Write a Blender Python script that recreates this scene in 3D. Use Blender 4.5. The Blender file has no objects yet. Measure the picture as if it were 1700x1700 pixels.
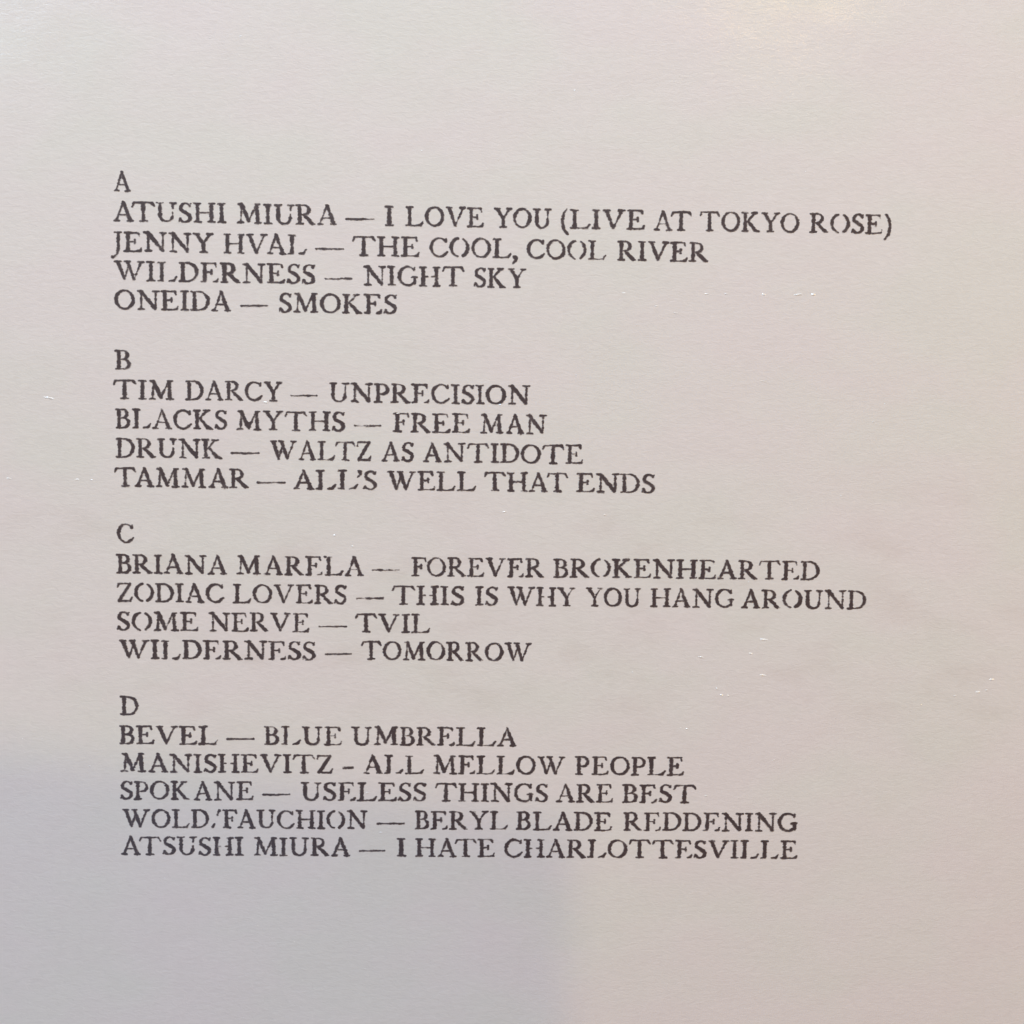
import bpy, math, random
import numpy as np
from mathutils import Matrix

# ---------------------------------------------------------------- camera, world, lamps, exposure
sc = bpy.context.scene
col = sc.collection
MM = 0.001

cam_data = bpy.data.cameras.new("camera")
cam = bpy.data.objects.new("camera", cam_data)
col.objects.link(cam)
rot = Matrix(((0.9996569, -0.0120251, -0.0232692), (0.0136966, 0.9972335, 0.0730600), (0.0223262, -0.0733536, 0.9970561)))
cam.matrix_world = Matrix.Translation((-0.0054819, 0.0172119, 0.2348917)) @ rot.to_4x4()
cam_data.sensor_width = 36
cam_data.sensor_fit = 'HORIZONTAL'
cam_data.angle = math.radians(46.0)
cam_data.clip_start = 0.01
cam_data.clip_end = 20
sc.camera = cam

world = bpy.data.worlds.new("World")
sc.world = world
world.use_nodes = True
bg = world.node_tree.nodes["Background"]
bg.inputs[0].default_value = (1.0, 0.5, 0.43, 1)
bg.inputs[1].default_value = 0.14


def area(name, loc, target, size, size_y, power, color, spread=180, shape='RECTANGLE'):
    d = bpy.data.lights.new(name, 'AREA')
    d.shape = shape
    d.size = size
    d.size_y = size_y
    d.energy = power
    d.color = color
    d.spread = math.radians(spread)
    o = bpy.data.objects.new(name, d)
    col.objects.link(o)
    from mathutils import Vector
    v = Vector(target) - Vector(loc)
    o.matrix_world = Matrix.Translation(loc) @ v.to_track_quat('-Z', 'Y').to_matrix().to_4x4()
    return o


area("ceiling_lamp", (0.35, 0.62, 1.22), (0.03, 0.05, 0), 0.16, 0.16, 0.5351, (1.0000, 0.5685, 0.1079), shape='DISK')
area("window_light", (-1.15, 1.25, 1.9), (0, 0, 0), 1.1, 0.9, 26.4080, (0.5284, 0.7669, 1.0000))
area("cool_panel_light", (-0.43, -0.82, 1.25), (-0.05, -0.08, 0), 1.02, 0.74, 1.3, (0.32, 0.62, 1.0))  # added cool panel, set where its reflection tints the lower-left patch
area("top_fill", (0.0, 0.75, 0.65), (0, 0.02, 0), 0.35, 0.25, 6.9000, (0.5123, 0.7510, 1.0000))  # added fill, fitted to the sleeve's brightening towards the top
area("right_fill", (0.75, 0.15, 0.6), (0, 0, 0), 0.3, 0.3, 2.6160, (1.0000, 0.5329, 0.0000))  # added warm fill, fitted to the tint on the right
area("left_fill", (-0.75, -0.1, 0.6), (0, 0, 0), 0.3, 0.3, 1.2130, (1.0000, 0.8574, 0.5515))  # added fill that balances the tone on the left


def masked_light(name, loc, power, color):
    """a warm lamp hanging beyond the top of the sleeve; its square shade cuts the beam off over the sleeve's lower left"""
    d = bpy.data.lights.new(name, 'POINT')
    d.energy = power
    d.color = color
    d.shadow_soft_size = 0.004
    d.use_nodes = True
    nt = d.node_tree
    N, Lk = nt.nodes, nt.links
    em = N["Emission"]
    tc = N.new('ShaderNodeTexCoord')
    sp = N.new('ShaderNodeSeparateXYZ')
    Lk.new(tc.outputs['Normal'], sp.inputs[0])

    def m(op, a, b=None, c=None):
        n = N.new('ShaderNodeMath')
        n.operation = op
        for i, v in enumerate((a, b, c)):
            if v is None:
                continue
            if isinstance(v, (int, float)):
                n.inputs[i].default_value = v
            else:
                Lk.new(v, n.inputs[i])
        return n.outputs[0]

    down = m('ABSOLUTE', sp.outputs['Z'])
    px = m('ADD', m('MULTIPLY', m('DIVIDE', sp.outputs['X'], down), loc[2]), loc[0])
    py = m('ADD', m('MULTIPLY', m('DIVIDE', sp.outputs['Y'], down), loc[2]), loc[1])

    def soft(v, lo, hi):
        n = N.new('ShaderNodeMapRange')
        n.interpolation_type = 'SMOOTHSTEP'
        n.inputs['From Min'].default_value = lo
        n.inputs['From Max'].default_value = hi
        Lk.new(v, n.inputs['Value'])
        return n.outputs[0]

    sx = soft(px, 0.0065, 0.0190)
    sy = soft(m('ADD', py, m('MULTIPLY', px, 0.12)), -0.066, -0.054)
    Lk.new(m('MAXIMUM', sx, sy), em.inputs['Strength'])
    o = bpy.data.objects.new(name, d)
    col.objects.link(o)
    o.location = loc
    return o


masked_light("masked_light", (-0.10, 0.85, 0.75), 11.8850, (1.0000, 0.7367, 0.2935))  # added unseen light; nothing blocks it, its mask shapes the shade

sc.view_settings.view_transform = 'Standard'
sc.view_settings.look = 'None'
sc.view_settings.exposure = 0
sc.view_settings.gamma = 1
sc.cycles.use_denoising = True
sc.cycles.denoiser = 'OPENIMAGEDENOISE'
sc.cycles.denoising_input_passes = 'RGB_ALBEDO_NORMAL'
sc.cycles.use_adaptive_sampling = False


# ---------------------------------------------------------------- materials
def paper_relief(nt, strength):
    """fine laid grain of the board, running across the sleeve, plus a faint ripple of the glossy film"""
    N, Lk = nt.nodes, nt.links
    tc = N.new('ShaderNodeNewGeometry')
    mp = N.new('ShaderNodeMapping'); mp.inputs['Scale'].default_value = (560, 1500, 600)
    Lk.new(tc.outputs['Position'], mp.inputs['Vector'])
    n1 = N.new('ShaderNodeTexNoise'); n1.inputs['Scale'].default_value = 1; n1.inputs['Detail'].default_value = 4
    n1.inputs['Roughness'].default_value = 0.62; n1.inputs['Distortion'].default_value = 0.9
    Lk.new(mp.outputs[0], n1.inputs['Vector'])
    n2 = N.new('ShaderNodeTexNoise'); n2.inputs['Scale'].default_value = 60; n2.inputs['Detail'].default_value = 2
    Lk.new(tc.outputs['Position'], n2.inputs['Vector'])
    b1 = N.new('ShaderNodeBump'); b1.inputs['Strength'].default_value = strength; b1.inputs['Distance'].default_value = 0.00022
    Lk.new(n1.outputs['Fac'], b1.inputs['Height'])
    b2 = N.new('ShaderNodeBump'); b2.inputs['Strength'].default_value = 0.5; b2.inputs['Distance'].default_value = 0.0005
    Lk.new(n2.outputs['Fac'], b2.inputs['Height'])
    Lk.new(b1.outputs['Normal'], b2.inputs['Normal'])
    b3 = N.new('ShaderNodeBump'); b3.inputs['Strength'].default_value = strength * 0.3; b3.inputs['Distance'].default_value = 0.00022
    Lk.new(n1.outputs['Fac'], b3.inputs['Height'])
    b4 = N.new('ShaderNodeBump'); b4.inputs['Strength'].default_value = 0.5; b4.inputs['Distance'].default_value = 0.0003
    Lk.new(n2.outputs['Fac'], b4.inputs['Height']); Lk.new(b3.outputs['Normal'], b4.inputs['Normal'])
    return tc, n1, b4, b2


def mat_board():
    m = bpy.data.materials.new("coated_board"); m.use_nodes = True
    nt = m.node_tree; N, Lk = nt.nodes, nt.links
    b = N["Principled BSDF"]
    tc, n1, film, bump = paper_relief(nt, 0.26)
    mm = N.new('ShaderNodeMapping'); mm.inputs['Scale'].default_value = (24, 42, 20); mm.inputs['Location'].default_value = (0.3, 1.7, 0)
    Lk.new(tc.outputs['Position'], mm.inputs['Vector'])
    mott = N.new('ShaderNodeTexNoise'); mott.inputs['Scale'].default_value = 1; mott.inputs['Detail'].default_value = 4
    mott.inputs['Roughness'].default_value = 0.55
    Lk.new(mm.outputs[0], mott.inputs['Vector'])
    r = N.new('ShaderNodeValToRGB')
    e = r.color_ramp.elements
    e[0].position = 0.38; e[0].color = (0.707, 0.675, 0.634, 1)
    e[1].position = 0.62; e[1].color = (0.729, 0.664, 0.648, 1)
    k = e.new(0.5); k.color = (0.722, 0.672, 0.645, 1)
    Lk.new(mott.outputs['Fac'], r.inputs['Fac'])
    g = N.new('ShaderNodeValToRGB')
    g.color_ramp.elements[0].position = 0.25; g.color_ramp.elements[0].color = (0.925, 0.925, 0.925, 1)
    g.color_ramp.elements[1].position = 0.75; g.color_ramp.elements[1].color = (1, 1, 1, 1)
    Lk.new(n1.outputs['Fac'], g.inputs['Fac'])
    mx = N.new('ShaderNodeMix'); mx.data_type = 'RGBA'; mx.blend_type = 'MULTIPLY'; mx.inputs[0].default_value = 1
    Lk.new(r.outputs[0], mx.inputs[6]); Lk.new(g.outputs[0], mx.inputs[7])
    sm = N.new('ShaderNodeMapping'); sm.inputs['Scale'].default_value = (60, 120, 20); sm.inputs['Location'].default_value = (4.1, 0.9, 0)
    Lk.new(tc.outputs['Position'], sm.inputs['Vector'])
    sn = N.new('ShaderNodeTexNoise'); sn.inputs['Scale'].default_value = 1; sn.inputs['Detail'].default_value = 5
    Lk.new(sm.outputs[0], sn.inputs['Vector'])
    sr = N.new('ShaderNodeValToRGB')
    sr.color_ramp.elements[0].position = 0.52; sr.color_ramp.elements[0].color = (1, 1, 1, 1)
    sr.color_ramp.elements[1].position = 0.72; sr.color_ramp.elements[1].color = (0.94, 0.925, 0.915, 1)
    Lk.new(sn.outputs['Fac'], sr.inputs['Fac'])
    # faint darker blotches lie in a band across the lower middle of the sleeve
    sx = N.new('ShaderNodeSeparateXYZ'); Lk.new(tc.outputs['Position'], sx.inputs[0])
    mr = N.new('ShaderNodeMapRange'); mr.inputs['From Min'].default_value = -0.020; mr.inputs['From Max'].default_value = 0.0
    ab = N.new('ShaderNodeMath'); ab.operation = 'ABSOLUTE'
    of = N.new('ShaderNodeMath'); of.operation = 'ADD'; of.inputs[1].default_value = 0.018
    ng = N.new('ShaderNodeMath'); ng.operation = 'MULTIPLY'; ng.inputs[1].default_value = -1.0
    Lk.new(sx.outputs['Y'], of.inputs[0]); Lk.new(of.outputs[0], ab.inputs[0]); Lk.new(ab.outputs[0], ng.inputs[0]); Lk.new(ng.outputs[0], mr.inputs['Value'])
    mr.inputs['From Min'].default_value = -0.034; mr.inputs['From Max'].default_value = -0.012
    m2 = N.new('ShaderNodeMix'); m2.data_type = 'RGBA'; m2.blend_type = 'MULTIPLY'; m2.inputs[0].default_value = 1
    Lk.new(mr.outputs[0], m2.inputs[0])
    Lk.new(mx.outputs[2], m2.inputs[6]); Lk.new(sr.outputs[0], m2.inputs[7])
    Lk.new(m2.outputs[2], b.inputs['Base Color'])
    b.inputs['Roughness'].default_value = 0.6
    b.inputs['Specular IOR Level'].default_value = 0.4
    b.inputs['Coat Weight'].default_value = 1.0
    b.inputs['Coat Roughness'].default_value = 0.15
    Lk.new(bump.outputs[0], b.inputs['Normal'])
    Lk.new(film.outputs[0], b.inputs['Coat Normal'])
    return m


def mat_ink():
    m = bpy.data.materials.new("black_printing_ink"); m.use_nodes = True
    nt = m.node_tree; N, Lk = nt.nodes, nt.links
    b = N["Principled BSDF"]
    tc, n1, film, bump = paper_relief(nt, 0.26)
    at = N.new('ShaderNodeAttribute'); at.attribute_name = "ink_density"
    pn = N.new('ShaderNodeTexNoise'); pn.inputs['Scale'].default_value = 2300; pn.inputs['Detail'].default_value = 3
    Lk.new(tc.outputs['Position'], pn.inputs['Vector'])
    pb = N.new('ShaderNodeTexNoise'); pb.inputs['Scale'].default_value = 420; pb.inputs['Detail'].default_value = 2
    Lk.new(tc.outputs['Position'], pb.inputs['Vector'])

    def mth(op, a, c):
        n = N.new('ShaderNodeMath'); n.operation = op
        for i, v in enumerate((a, c)):
            if isinstance(v, (int, float)): n.inputs[i].default_value = v
            else: Lk.new(v, n.inputs[i])
        return n.outputs[0]

    dens = mth('ADD', at.outputs['Fac'], mth('ADD', mth('MULTIPLY', mth('SUBTRACT', pn.outputs['Fac'], 0.5), 1.1), mth('MULTIPLY', mth('SUBTRACT', pb.outputs['Fac'], 0.5), 1.0)))
    r = N.new('ShaderNodeValToRGB')
    e = r.color_ramp.elements
    e[0].position = 0.0; e[0].color = (0.50, 0.455, 0.43, 1)
    e[1].position = 0.95; e[1].color = (0.047, 0.032, 0.034, 1)
    k = e.new(0.42); k.color = (0.11, 0.085, 0.085, 1)
    Lk.new(dens, r.inputs['Fac']); Lk.new(r.outputs[0], b.inputs['Base Color'])
    b.inputs['Roughness'].default_value = 0.6
    b.inputs['Specular IOR Level'].default_value = 0.4
    b.inputs['Coat Weight'].default_value = 1.0
    b.inputs['Coat Roughness'].default_value = 0.15
    Lk.new(bump.outputs[0], b.inputs['Normal']); Lk.new(film.outputs[0], b.inputs['Coat Normal'])
    return m


def mat_plain(name, color, rough, coat=0.0, spec=0.5):
    m = bpy.data.materials.new(name); m.use_nodes = True
    nt = m.node_tree; b = nt.nodes["Principled BSDF"]
    n = nt.nodes.new('ShaderNodeTexNoise'); n.inputs['Scale'].default_value = 900
    mx = nt.nodes.new('ShaderNodeMix'); mx.data_type = 'RGBA'; mx.inputs[6].default_value = (*color, 1)
    mx.inputs[7].default_value = (*[c * 0.86 for c in color], 1)
    nt.links.new(n.outputs['Fac'], mx.inputs[0]); nt.links.new(mx.outputs[2], b.inputs['Base Color'])
    b.inputs['Roughness'].default_value = rough; b.inputs['Coat Weight'].default_value = coat
    b.inputs['Specular IOR Level'].default_value = spec
    return m


BOARD, INK = mat_board(), mat_ink()
GLOSS = mat_plain("white_glint_film", (0.97, 0.96, 0.94), 0.10, 1.0, 1.0)  # scuffed film whitened, so the bright glints are partly in the colour
FAINT = mat_plain("pale_glint_film", (0.82, 0.79, 0.765), 0.30, 1.0, 0.6)  # paler than the board: weaker glints put into the colour
TABLE = mat_plain("table_wood", (0.22, 0.14, 0.08), 0.5)


def mesh_object(name, verts, faces, mat, parent=None, smooth=False):
    me = bpy.data.meshes.new(name)
    me.from_pydata(verts, [], faces)
    me.materials.append(mat)
    if smooth:
        me.polygons.foreach_set("use_smooth", [True] * len(me.polygons))
    me.update()
    o = bpy.data.objects.new(name, me)
    col.objects.link(o)
    if parent is not None:
        o.parent = parent
    return o


def rounded_slab(name, hx, hy, z0, z1, mat, parent, r=0.0012):
    """board with softly rounded top edges and corners"""
    rings = []
    for zz, inset in ((z0, 0.0), (z1 - 0.0006, 0.0), (z1 - 0.0002, 0.00015), (z1, 0.0006)):
        ring = []
        for cx, cy, a0 in ((1, 1, 0), (-1, 1, 90), (-1, -1, 180), (1, -1, 270)):
            for s in range(5):
                a = math.radians(a0 + s * 22.5)
                ring.append((cx * (hx - r) + (r - inset) * math.cos(a), cy * (hy - r) + (r - inset) * math.sin(a), zz))
        rings.append(ring)
    v = [p for ring in rings for p in ring]
    n = 20
    f = [tuple(reversed(range(n)))]
    for k in range(3):
        for i in range(n):
            j = (i + 1) % n
            f.append((k * n + i, k * n + j, (k + 1) * n + j, (k + 1) * n + i))
    f.append(tuple(range(3 * n, 4 * n)))
    return mesh_object(name, v, f, mat, parent)


# ---------------------------------------------------------------- table and sleeve
tab = mesh_object("table_top",
                  [(x, y, z) for z in (-0.034, -0.0042) for x, y in ((-.7, -.5), (.7, -.5), (.7, .5), (-.7, .5))],
                  [(3, 2, 1, 0), (4, 5, 6, 7), (0, 1, 5, 4), (1, 2, 6, 5), (2, 3, 7, 6), (3, 0, 4, 7)], TABLE)
tab['kind'] = 'structure'

sleeve = bpy.data.objects.new("record_sleeve", None)
col.objects.link(sleeve)
sleeve['label'] = "back of a pale grey record sleeve with four-part track list in worn serif capitals"
sleeve['category'] = "record sleeve"
sleeve.location = (0, 0, -0.004)
bpy.context.view_layer.update()
rounded_slab("board", 0.157, 0.157, 0.0, 0.004, BOARD, sleeve)
Z = 0.004 + 0.00003            # ink lies a hair above the board

# ---------------------------------------------------------------- the worn serif face, capital height = 1
S, T = 0.074, 0.033            # half widths of thick and thin strokes


def seg(x0, y0, x1, y1, w0, w1=None, tag=None):
    return (x0, y0, x1, y1, w0, w0 if w1 is None else w1, tag)


def arc(cx, cy, rx, ry, a0, a1, thick=S, thin=T, tilt=12, n=14, tag=None, power=1.4, gap=()):
    out = []
    for i in range(n):
        A, B = a0 + (a1 - a0) * i / n, a0 + (a1 - a0) * (i + 1) / n
        def pt(a):
            w = thin + (thick - thin) * abs(math.cos(math.radians(a + tilt))) ** power
            return cx + rx * math.cos(math.radians(a)), cy + ry * math.sin(math.radians(a)), w
        p, q = pt(A), pt(B)
        mid = ((A + B) / 2) % 360
        t = 'gap' if any(g0 <= mid <= g1 for g0, g1 in gap) else tag
        out.append((p[0], p[1], q[0], q[1], p[2], q[2], t))
    return out


def serif(x, y, l, r, w=0.036, slope=0.0, tag=None):
    d = 0.05 if y < 0.5 else -0.05
    return [seg(x - l, y - slope, x + r, y + slope, w, w, tag), seg(x - l * .45, y + d * .55, x + r * .45, y + d * .55, 0.040, 0.040, tag)]


def stem(x, tl=.12, tr=.12, bl=.13, br=.13, y0=.035, y1=.965, w=S):
    o = [seg(x, y0 + .04, x, .5, w * 1.08, w * .95), seg(x, .5, x, y1 - .04, w * .95, w * 1.05)]
    if tl or tr: o += serif(x, y1, tl, tr)
    if bl or br: o += serif(x, y0, bl, br)
    return o


G = {}
G['A'] = [seg(.10, .05, .40, .95, .036, .042), seg(.41, .96, .71, .06, .058, .082), seg(.20, .34, .58, .34, .030)] + serif(.10, .035, .09, .12) + serif(.72, .035, .13, .10) + [seg(.38, 1.0, .42, .96, .03)]
G['B'] = stem(.17, .13, .02, .13, .02) + [seg(.17, .965, .34, .965, .030), seg(.17, .53, .36, .53, .028), seg(.17, .035, .36, .035, .032)] + arc(.34, .75, .20, .215, -90, 90) + arc(.36, .285, .25, .25, -90, 90)
G['C'] = arc(.46, .5, .39, .47, 42, 312, tilt=14, thin=.036) + [seg(.75, .80, .77, .94, .058, .03), seg(.72, .14, .82, .26, .05, .03)]
G['D'] = stem(.18, .14, .02, .14, .02) + [seg(.18, .965, .38, .965, .030), seg(.18, .035, .38, .035, .030)] + arc(.38, .5, .42, .465, -90, 90, tilt=-8)
G['E'] = stem(.20, .15, .05, .15, .03) + [seg(.2, .965, .66, .965, .032), seg(.66, .95, .70, .80, .050, .022), seg(.2, .51, .50, .51, .028), seg(.50, .42, .50, .62, .036, .036),
     seg(.26, .035, .62, .035, .022, .022, 'gap'), seg(.60, .04, .74, .07, .035, .055), seg(.74, .07, .79, .20, .055, .022)]
G['F'] = stem(.20, .15, .05, .15, .15) + [seg(.2, .965, .66, .965, .032), seg(.66, .95, .70, .78, .052, .022), seg(.2, .51, .48, .51, .030), seg(.48, .42, .48, .62, .038, .038)]
G['G'] = arc(.47, .5, .40, .47, 45, 318, tilt=14, thin=.036) + [seg(.75, .80, .78, .94, .055, .03), seg(.78, .12, .78, .40, .062, .066)] + serif(.76, .43, .12, .12)
G['H'] = stem(.19, .14, .12, .14, .13) + stem(.80, .12, .14, .13, .14) + [seg(.19, .50, .38, .50, .034, .026), seg(.38, .50, .60, .50, .026, .026, 'gap'), seg(.60, .50, .80, .50, .026, .034)]
G['I'] = stem(.20, .15, .14, .14, .16)
G['J'] = [seg(.30, .93, .30, .1, S, S * .95), seg(.30, .1, .24, -.14, S * .95, .055), seg(.24, -.14, .08, -.27, .055, .04), seg(.08, -.27, .04, -.25, .055)] + serif(.30, .965, .16, .12)
G['K'] = stem(.18, .14, .12, .14, .13) + [seg(.24, .47, .62, .93, .034, .040), seg(.32, .55, .70, .08, .055, .080)] + serif(.64, .965, .13, .12) + serif(.76, .035, .12, .12)
G['L'] = stem(.20, .16, .14, .16, .05) + [seg(.28, .035, .58, .035, .024, .024, 'gap'), seg(.54, .035, .74, .06, .032, .055), seg(.74, .06, .85, .24, .058, .024)]
G['M'] = [seg(.19, .06, .24, .93, .032, .036), seg(.24, .95, .56, .12, .076, .070), seg(.56, .12, .90, .93, .034, .036), seg(.92, .93, .97, .06, .072, .078)] + serif(.18, .035, .12, .12) + serif(.97, .035, .14, .14) + serif(.22, .965, .12, .06) + serif(.94, .965, .06, .12)
G['N'] = [seg(.21, .06, .21, .93, .034, .036), seg(.20, .95, .84, .08, .080, .072), seg(.86, .08, .86, .93, .034, .036)] + serif(.21, .035, .13, .13) + serif(.18, .965, .13, .08) + serif(.86, .965, .13, .13) 
G['O'] = arc(.46, .5, .39, .465, 0, 360, n=28, tilt=16, thin=.034, gap=((60, 105), (262, 296)))
G['P'] = stem(.18, .14, .02, .14, .15) + [seg(.18, .965, .36, .965, .030), seg(.20, .45, .36, .45, .026)] + arc(.36, .71, .25, .255, -90, 90)
G['R'] = stem(.18, .14, .02, .14, .13) + [seg(.18, .965, .36, .965, .030), seg(.20, .49, .38, .49, .028), seg(.36, .48, .74, .07, .058, .084)] + arc(.36, .73, .23, .235, -90, 90) + [seg(.74, .05, .86, .035, .045, .028)]
G['S'] = arc(.36, .73, .215, .235, 38, 205, thick=.064, thin=.038, tilt=0) + [seg(.165, .62, .34, .52, .070, .082), seg(.34, .52, .50, .40, .082, .076)] + arc(.33, .27, .225, .240, 35, -150, thick=.068, thin=.038, tilt=0) + [seg(.54, .84, .58, .95, .048, .026), seg(.12, .20, .07, .07, .05, .028)]
G['T'] = [seg(.50, .06, .50, .93, S * 1.05, S * .95), seg(.10, .955, .90, .965, .036, .036), seg(.10, .94, .03, .76, .048, .024), seg(.88, .95, .99, .78, .058, .024)] + serif(.50, .035, .14, .17)
G['U'] = [seg(.20, .93, .20, .34, S, S)] + arc(.475, .32, .275, .29, 180, 360, thin=.040, thick=.066, tilt=-10, gap=()) + [seg(.75, .32, .755, .50, .036, .030), seg(.755, .50, .76, .72, .028, .026, 'gap'), seg(.76, .72, .77, .93, .030, .040)] + serif(.20, .965, .15, .13) + serif(.77, .965, .13, .12)
G['V'] = [seg(.15, .93, .46, .08, .080, .060), seg(.46, .06, .82, .93, .034, .038)] + serif(.14, .965, .12, .14) + serif(.82, .965, .13, .11)
G['W'] = [seg(.15, .93, .42, .08, .080, .062), seg(.42, .06, .64, .80, .034, .036), seg(.58, .93, .85, .08, .080, .062), seg(.85, .06, 1.16, .93, .034, .038)] + serif(.13, .965, .12, .14) + serif(.58, .965, .12, .10) + serif(1.17, .965, .13, .12)
G['Y'] = [seg(.15, .93, .43, .46, .076, .068), seg(.44, .46, .72, .93, .034, .038), seg(.44, .46, .44, .07, S, S * 1.05)] + serif(.13, .965, .11, .13) + serif(.74, .965, .12, .10) + serif(.44, .035, .15, .15)
G['Z'] = [seg(.12, .955, .66, .955, .038, .034), seg(.66, .94, .16, .06, .070, .074), seg(.16, .045, .68, .045, .034, .040), seg(.12, .95, .08, .78, .044, .022), seg(.68, .05, .76, .24, .052, .024)]
G['('] = [seg(.33, 1.0, .20, .80, .026, .046), seg(.20, .80, .13, .42, .046, .066), seg(.13, .42, .18, .0, .066, .060), seg(.18, .0, .36, -.26, .060, .034)]
G[')'] = [(.48 - a, b, .48 - c, d, e, f, g) for a, b, c, d, e, f, g in G['(']]
G[','] = [seg(.15, .08, .17, .07, .095, .095), seg(.20, .04, .20, -.10, .055, .045), seg(.20, -.10, .06, -.26, .045, .022)]
G["'"] = [seg(.13, .93, .15, .92, .085, .085), seg(.18, .90, .17, .80, .050, .040), seg(.17, .80, .04, .64, .040, .022)]
G['/'] = [seg(.10, .06, .17, .20, .055, .034), seg(.33, .70, .42, .95, .036, .056)]
for ch in 'AEDHLOU':
    G[ch.lower()] = [s for s in G[ch] if s[6] != 'gap']


def extent(strokes):
    return min(min(s[0] - s[4], s[2] - s[5]) for s in strokes), max(max(s[0] + s[4], s[2] + s[5]) for s in strokes)


rng = np.random.default_rng(7)


def value_noise(X, Y, fx, fy, seed):
    r = np.random.default_rng(seed)
    tab = r.random((48, 48))
    U, V = X * fx + 7.3, Y * fy + 9.1
    i, j = np.floor(U).astype(int), np.floor(V).astype(int)
    u, v = U - i, V - j
    u, v = u * u * (3 - 2 * u), v * v * (3 - 2 * v)
    g = lambda a, b: tab[a % 48, b % 48]
    return (g(i, j) * (1 - u) * (1 - v) + g(i + 1, j) * u * (1 - v) + g(i, j + 1) * (1 - u) * v + g(i + 1, j + 1) * u * v) * 2 - 1


def glyph_mesh(strokes, H=0.032, worn=1.0):
    """inked outline of one printed letter: distance to its strokes, roughened by the press, cut by marching squares"""
    seed = int(rng.integers(1 << 30))
    x0, x1 = extent(strokes)
    y0 = min(min(s[1] - s[4], s[3] - s[5]) for s in strokes) - .06
    y1 = max(max(s[1] + s[4], s[3] + s[5]) for s in strokes) + .06
    xs = np.arange(x0 - .06, x1 + .06 + H, H); ys = np.arange(y0, y1 + H, H)
    X, Y = np.meshgrid(xs, ys, indexing='ij')
    F = np.full(X.shape, 9.0)
    jit = rng.normal(0, .006, (len(strokes), 4))
    for k, (ax, ay, bx, by, w0, w1, tag) in enumerate(strokes):
        gain = 1.0 if tag != 'gap' else 0.92
        dx, dy = bx - ax, by - ay
        L2 = dx * dx + dy * dy + 1e-9
        t = np.clip(((X - ax) * dx + (Y - ay) * dy) / L2, 0, 1)
        d = np.hypot(X - ax - t * dx, Y - ay - t * dy) - (w0 + (w1 - w0) * t) * gain
        F = np.minimum(F, d)
    n = .019 * value_noise(X, Y, 4, 12, seed) + .011 * value_noise(X, Y, 13, 30, seed + 1) + .010 * value_noise(X, Y, 2.2, 2.2, seed + 2)
    F = F + n * worn - .026
    V, P, Dn = [], [], []
    nx, ny = F.shape
    inside = F < 0
    for j in range(ny - 1):
        i = 0
        while i < nx - 1:
            c = (inside[i, j], inside[i + 1, j], inside[i + 1, j + 1], inside[i, j + 1])
            if all(c):
                b = len(V)
                V += [(xs[i], ys[j]), (xs[i + 1], ys[j]), (xs[i + 1], ys[j + 1]), (xs[i], ys[j + 1])]
                Dn += [F[i, j], F[i + 1, j], F[i + 1, j + 1], F[i, j + 1]]
                P.append((b, b + 1, b + 2, b + 3))
                i += 1
                continue
            if any(c):
                cr = ((i, j), (i + 1, j), (i + 1, j + 1), (i, j + 1))
                poly, pd = [], []
                for q in range(4):
                    (a, b_), (c_, d_) = cr[q], cr[(q + 1) % 4]
                    fa, fb = F[a, b_], F[c_, d_]
                    if fa < 0:
                        poly.append((xs[a], ys[b_])); pd.append(fa)
                    if (fa < 0) != (fb < 0):
                        s = fa / (fa - fb)
                        poly.append((xs[a] + (xs[c_] - xs[a]) * s, ys[b_] + (ys[d_] - ys[b_]) * s)); pd.append(0.0)
                if len(poly) >= 3:
                    b = len(V)
                    V += poly
                    Dn += pd
                    P.append(tuple(range(b, b + len(poly))))
            i += 1
    return V, P, [min(1.0, max(0.0, -d / .055)) for d in Dn]


CAP = 3.72      # capital height in mm
GAP = {'AT': -.14, 'TA': -.14, 'TU': -.05, 'AV': -.08, 'VA': -.10, 'TY': 0.0, 'KA': .10, 'LY': -.05, 'FA': -.06, 'YO': -.02, 'RT': -.02, 'LT': -.08, 'BL': 0.02, 'PE': 0.02, 'PO': -.02, 'FO': -.05, "L'": -.12, "'S": -.02, 'D/': .06, '/F': .04, 'MA': .06, 'UM': .02, 'L,': -.02}


def set_words(words):
    """[(word, x0, x1, baseline)] in mm -> vertices and faces in metres, letters spaced to fill x0..x1"""
    V, P, Dn = [], [], []
    for word, u0, u1, v0 in words:
        if word == '-':
            long = (u1 - u0) > 3
            w = (u1 - u0) / CAP
            strokes = [seg(.03, .30, w * .5, .305, .030, .034), seg(w * .5, .305, w - .04, .315, .036, .030), seg(.03, .30, .06, .29, .036), seg(w - .05, .325, w - .04, .32, .034)]
            place = [(strokes, 0.0, 1.0)]
        else:
            place, x = [], 0.0
            for i, ch in enumerate(word):
                g = G[ch]; a, b = extent(g)
                if i: x += .085 + GAP.get((word[i - 1] + ch).upper(), 0)
                place.append((g, x - a, 1.0)); x += b - a
            k = (u1 - u0) / CAP / x
            place = [(g, dx * k, k) for g, dx, _ in place]
        for g, dx, k in place:
            gv, gp, gd = glyph_mesh(g, worn=float(rng.uniform(.85, 1.45)) if word != '-' else float(rng.uniform(.9, 1.9)))
            Dn += gd
            b = len(V)
            dy = float(rng.normal(0, .008)); th = float(rng.normal(0, .008))
            V += [(MM * (u0 + CAP * (dx + k * x + th * y)), MM * (v0 + CAP * (y + dy)), Z) for x, y in gv]
            P += [tuple(b + q for q in f) for f in gp]
    return V, P, Dn


def lettering(name, words, parent):
    V, P, Dn = set_words(words)
    o = mesh_object(name, V, P, INK, parent)
    o.data.attributes.new('ink_density', 'FLOAT', 'POINT').data.foreach_set('value', Dn)
    return o


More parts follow.
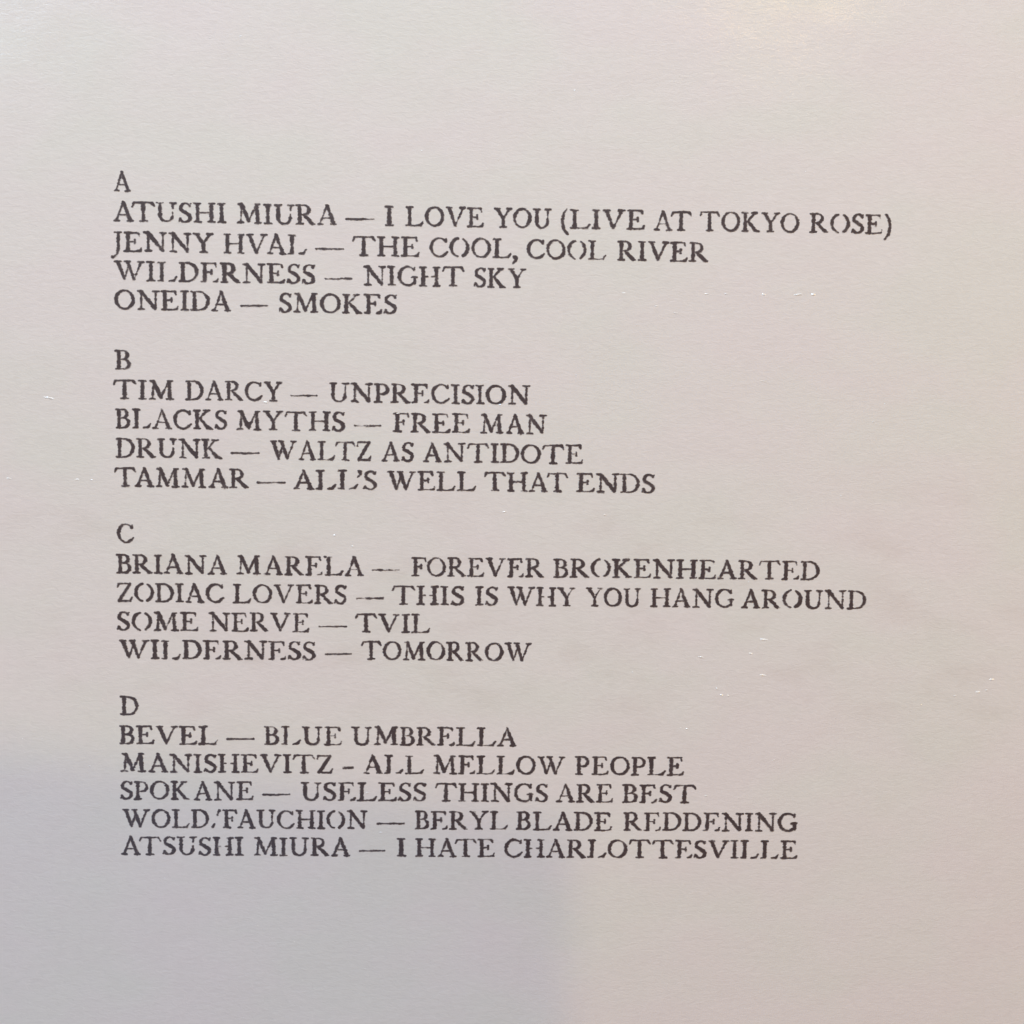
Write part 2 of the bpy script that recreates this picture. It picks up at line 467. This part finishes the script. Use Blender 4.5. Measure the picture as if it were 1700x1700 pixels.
# measured layout of the print on the sleeve, millimetres from its centre: (word, x start, x end, baseline);
# a small letter stands for a capital whose hairline did not print
LINES = [
    (0, [('A', -76.56, -73.38, 60.22)]),
    (1, [('ATuSHI', -76.69, -55.39, 54.65), ('MIuRA', -53.26, -34.29, 54.67), ('-', -32.62, -27.07, 54.68), ('I', -25.09, -23.41, 54.69), ('LOVE', -21.13, -6.22, 54.69), ('YOU', -4.17, 6.71, 54.71), ('(LIVE', 8.63, 24.75, 54.72), ('AT', 26.59, 33.83, 54.73), ('TOKYO', 35.38, 54.63, 54.75), ('RoSE)', 56.7, 72.58, 54.76)]),
    (2, [('JENNY', -77.19, -57.77, 48.97), ('HVAl', -55.85, -40.06, 48.95), ('-', -38.32, -32.84, 48.94), ('THE', -31.31, -18.49, 48.93), ('CoOL,', -16.5, 0.35, 48.92), ('COoL', 2.19, 17.47, 48.9), ('RIVER', 19.63, 37.12, 48.88)]),
    (3, [('WIlDeRNESS', -76.65, -38.44, 43.43), ('-', -36.55, -31.36, 43.38), ('NIGhT', -29.06, -9.86, 43.34), ('SKY', -7.93, 2.05, 43.3)]),
    (4, [('ONEIDA', -76.64, -54.47, 38.01), ('-', -52.64, -47.46, 37.98), ('SMOKeS', -45.33, -22.78, 37.94)]),
    (6, [('B', -76.67, -73.69, 26.55)]),
    (7, [('TIM', -77.04, -65.44, 20.93), ('DARCY', -63.21, -44.68, 20.92), ('-', -43.1, -37.88, 20.92), ('UNPReCISION', -35.72, 3.12, 20.91)]),
    (8, [('BlACKS', -76.69, -55.31, 15.3), ('MYTHS', -53.44, -32.63, 15.29), ('-', -30.78, -25.61, 15.29), ('FREE', -23.28, -8.4, 15.28), ('MAN', -6.34, 6.41, 15.28)]),
    (9, [('DRuNK', -76.69, -56.37, 9.69), ('-', -54.53, -49.09, 9.66), ('WALTZ', -47.09, -27.46, 9.63), ('AS', -25.47, -19.28, 9.6), ('ANTIDOTE', -17.47, 13.66, 9.56)]),
    (10, [('TAMMAR', -77.05, -51.2, 4.02), ('-', -49.47, -44.01, 4.02), ("All'S", -42.47, -26.4, 4.02), ('WELL', -24.4, -7.1, 4.02), ('THAT', -5.46, 10.82, 4.03), ('ENDS', 12.54, 27.82, 4.03)]),
    (12, [('C', -76.62, -73.42, -6.89)]),
    (13, [('BRIANA', -76.77, -55.41, -12.89), ('MAReLA', -53.53, -28.8, -12.85), ('-', -27.18, -21.72, -12.82), ('FOREVeR', -19.48, 6.38, -12.79), ('BRoKENHEARTeD', 8.32, 60.76, -12.72)]),
    (14, [('ZoDIAC', -76.74, -56.05, -18.47), ('LOVERS', -54.26, -32.19, -18.47), ('-', -30.32, -24.86, -18.46), ('ThIS', -23.25, -9.2, -18.46), ('IS', -7.0, -2.55, -18.46), ('WhY', -0.68, 12.74, -18.45), ('YOU', 14.78, 25.55, -18.45), ('HANG', 27.5, 44.01, -18.45), ('ARoUND', 45.53, 70.21, -18.44)]),
    (15, [('SoME', -76.8, -61.1, -24.12), ('NERVE', -58.99, -39.44, -24.08), ('-', -37.57, -32.08, -24.05), ('TVIL', -30.41, -15.79, -24.03)]),
    (16, [('WIlDeRNeSS', -76.48, -38.24, -29.64), ('-', -36.38, -31.07, -29.55), ('TOMORROW', -29.19, 4.18, -29.47)]),
    (18, [('D', -76.28, -72.79, -40.81)]),
    (19, [('BEVEL', -76.55, -57.31, -46.68), ('-', -55.66, -50.19, -46.64), ('BlUE', -48.24, -32.97, -46.6), ('UMBReLLA', -31.0, 1.53, -46.52)]),
    (20, [('MANIShEVITZ', -76.3, -34.74, -52.25), ('-', -32.95, -30.6, -52.24), ('AlL', -28.71, -16.72, -52.24), ('MeLLOW', -14.89, 11.27, -52.23), ('PEOPLE', 13.28, 34.92, -52.22)]),
    (21, [('SPOKANE', -76.51, -50.4, -57.78), ('-', -48.48, -43.07, -57.78), ('USeLESS', -41.03, -16.3, -57.78), ('THINGS', -14.46, 7.88, -57.79), ('ARE', 9.63, 20.87, -57.79), ('BeST', 22.77, 37.45, -57.79)]),
    (22, [('WOLD/FAUCHIoN', -76.13, -27.93, -63.45), ('-', -25.96, -20.43, -63.46), ('BeRYL', -18.43, 0.02, -63.47), ('BLADE', 1.67, 20.72, -63.47), ('ReDDeNING', 23.06, 58.01, -63.49)]),
    (23, [('ATSuShI', -76.4, -52.37, -68.98), ('MIURA', -50.31, -31.29, -69.0), ('-', -29.49, -24.29, -69.01), ('I', -22.04, -20.23, -69.02), ('HATE', -18.26, -2.54, -69.03), ('ChARlOTTeSVIllE', -0.64, 58.18, -69.06)]),
]
MARKS =  [(48.19, 42.81, 0.94, 1.0), (54.87, 42.91, 2.12, 0.8), (57.81, 42.96, 1.06, 1.0), (37.06, 42.74, 1.18, 0.4), (40.81, 42.8, 0.71, 0.3), (31.19, 38.96, 1.06, 0.4), (27.42, 40.28, 0.83, 0.3), (50.15, -24.72, 1.77, 1.0), (47.6, -27.52, 0.83, 0.9), (50.12, -31.84, 1.65, 0.9), (37.8, -28.33, 1.3, 0.7), (42.07, -35.9, 0.71, 0.9), (41.08, -34.58, 0.47, 0.7), (43.4, -36.01, 0.47, 0.7), (95.95, -32.28, 1.06, 1.0), (93.39, -34.85, 1.06, 1.0), (95.07, -34.47, 0.71, 0.8), (88.7, -35.63, 0.83, 0.4), (-89.17, 20.88, 2.12, 0.8), (-89.98, 20.98, 0.94, 0.6), (-97.24, 5.36, 1.3, 0.7), (-84.2, 5.29, 1.06, 0.8), (-81.42, 5.21, 0.71, 0.4), (-82.44, -51.16, 0.47, 0.6), (-34.58, -5.01, 0.59, 0.7), (-30.95, -7.09, 0.71, 0.7), (-2.62, 20.83, 0.71, 0.5), (39.48, -56.28, 0.94, 0.6), (35.29, -42.76, 0.71, 0.5), (-1.53, -0.02, 0.71, 0.5), (18.16, -0.37, 0.71, 0.5), (-22.32, 18.92, 1.06, 0.5), (-47.88, 20.65, 0.94, 0.8), (-25.22, -64.16, 0.94, 0.5), (52.91, -48.96, 0.59, 0.3), (21.18, 42.6, 0.83, 0.4), (64.93, -18.44, 0.71, 0.4), (-27.89, -56.12, 0.71, 0.4), (48.56, 26.1, 1.65, 0.3), (34.08, -42.64, 0.47, 0.4), (10.95, 80.74, 0.59, 0.3), (-18.19, 68.92, 0.59, 0.3), (-52.44, 89.5, 0.59, 0.3), (70.44, 18.57, 0.71, 0.3)]

ORD = {1: "first", 2: "second", 3: "third", 4: "fourth", 5: "fifth"}
HEAD = {0: "A", 6: "B", 12: "C", 18: "D"}
section = "A"
for row, words in LINES:
    if row in HEAD:
        section, start = HEAD[row], row
        o = lettering("section_letter", words, sleeve)
        o['label'] = "single printed capital %s heading a block of tracks" % section
        continue
    line = bpy.data.objects.new("track_line", None)
    col.objects.link(line)
    line.parent = sleeve
    line['label'] = "%s printed track line under the letter %s" % (ORD[row - start], section)
    k = [w[0] for w in words].index('-')
    for name, part in (("artist_lettering", words[:k]), ("dash", words[k:k + 1]), ("title_lettering", words[k + 1:])):
        lettering(name, part, line)


# ---------------------------------------------------------------- small scuffs in the gloss film, their glints painted in as white
def scuff(x, y, length, bright, i):
    r = random.Random(i * 17 + 3)
    L_, W_, H_ = length * MM * .5, (0.08 + 0.14 * bright) * MM, (0.02 + 0.07 * bright) * MM
    V, P = [], []
    nu, nv = 12, 3
    th = r.uniform(-.25, .12)
    for v in range(nv):
        q = 1 - v / nv
        for u in range(nu):
            a = 2 * math.pi * u / nu
            px = L_ * q * math.cos(a) * r.uniform(.75, 1.1)
            py = W_ * q * math.sin(a) * r.uniform(.6, 1.2)
            V.append((px * math.cos(th) - py * math.sin(th), px * math.sin(th) + py * math.cos(th), H_ * (1 - q * q)))
    V.append((0, 0, H_))
    for v in range(nv - 1):
        for u in range(nu):
            w = (u + 1) % nu
            P.append((v * nu + u, v * nu + w, (v + 1) * nu + w, (v + 1) * nu + u))
    for u in range(nu):
        P.append(((nv - 1) * nu + u, (nv - 1) * nu + (u + 1) % nu, nv * nu))
    o = mesh_object("scuff_mark", V, P, GLOSS if bright > .85 else FAINT, sleeve, smooth=True)
    o.location = (x * MM, y * MM, 0.00401)


for i, (x, y, l, b) in enumerate(MARKS):
    scuff(x, y, l, b, i)

# countless pin-prick glints, put in as pale raised specks
r = random.Random(5)
V, P = [], []
for _ in range(260):
    x, y, s = r.uniform(-.125, .125), r.uniform(-.125, .125), r.uniform(.035, .10) * MM
    b = len(V)
    V += [(x + s * r.uniform(.8, 1.9) * math.cos(a), y + s * math.sin(a), 0.00402) for a in (0, 1.05, 2.09, 3.14, 4.19, 5.24)] + [(x, y, 0.00402 + s * .5)]
    P += [(b + q, b + (q + 1) % 6, b + 6) for q in range(6)]
glint_specks = mesh_object("glint_specks", V, P, FAINT, sleeve)
glint_specks['kind'] = 'stuff'
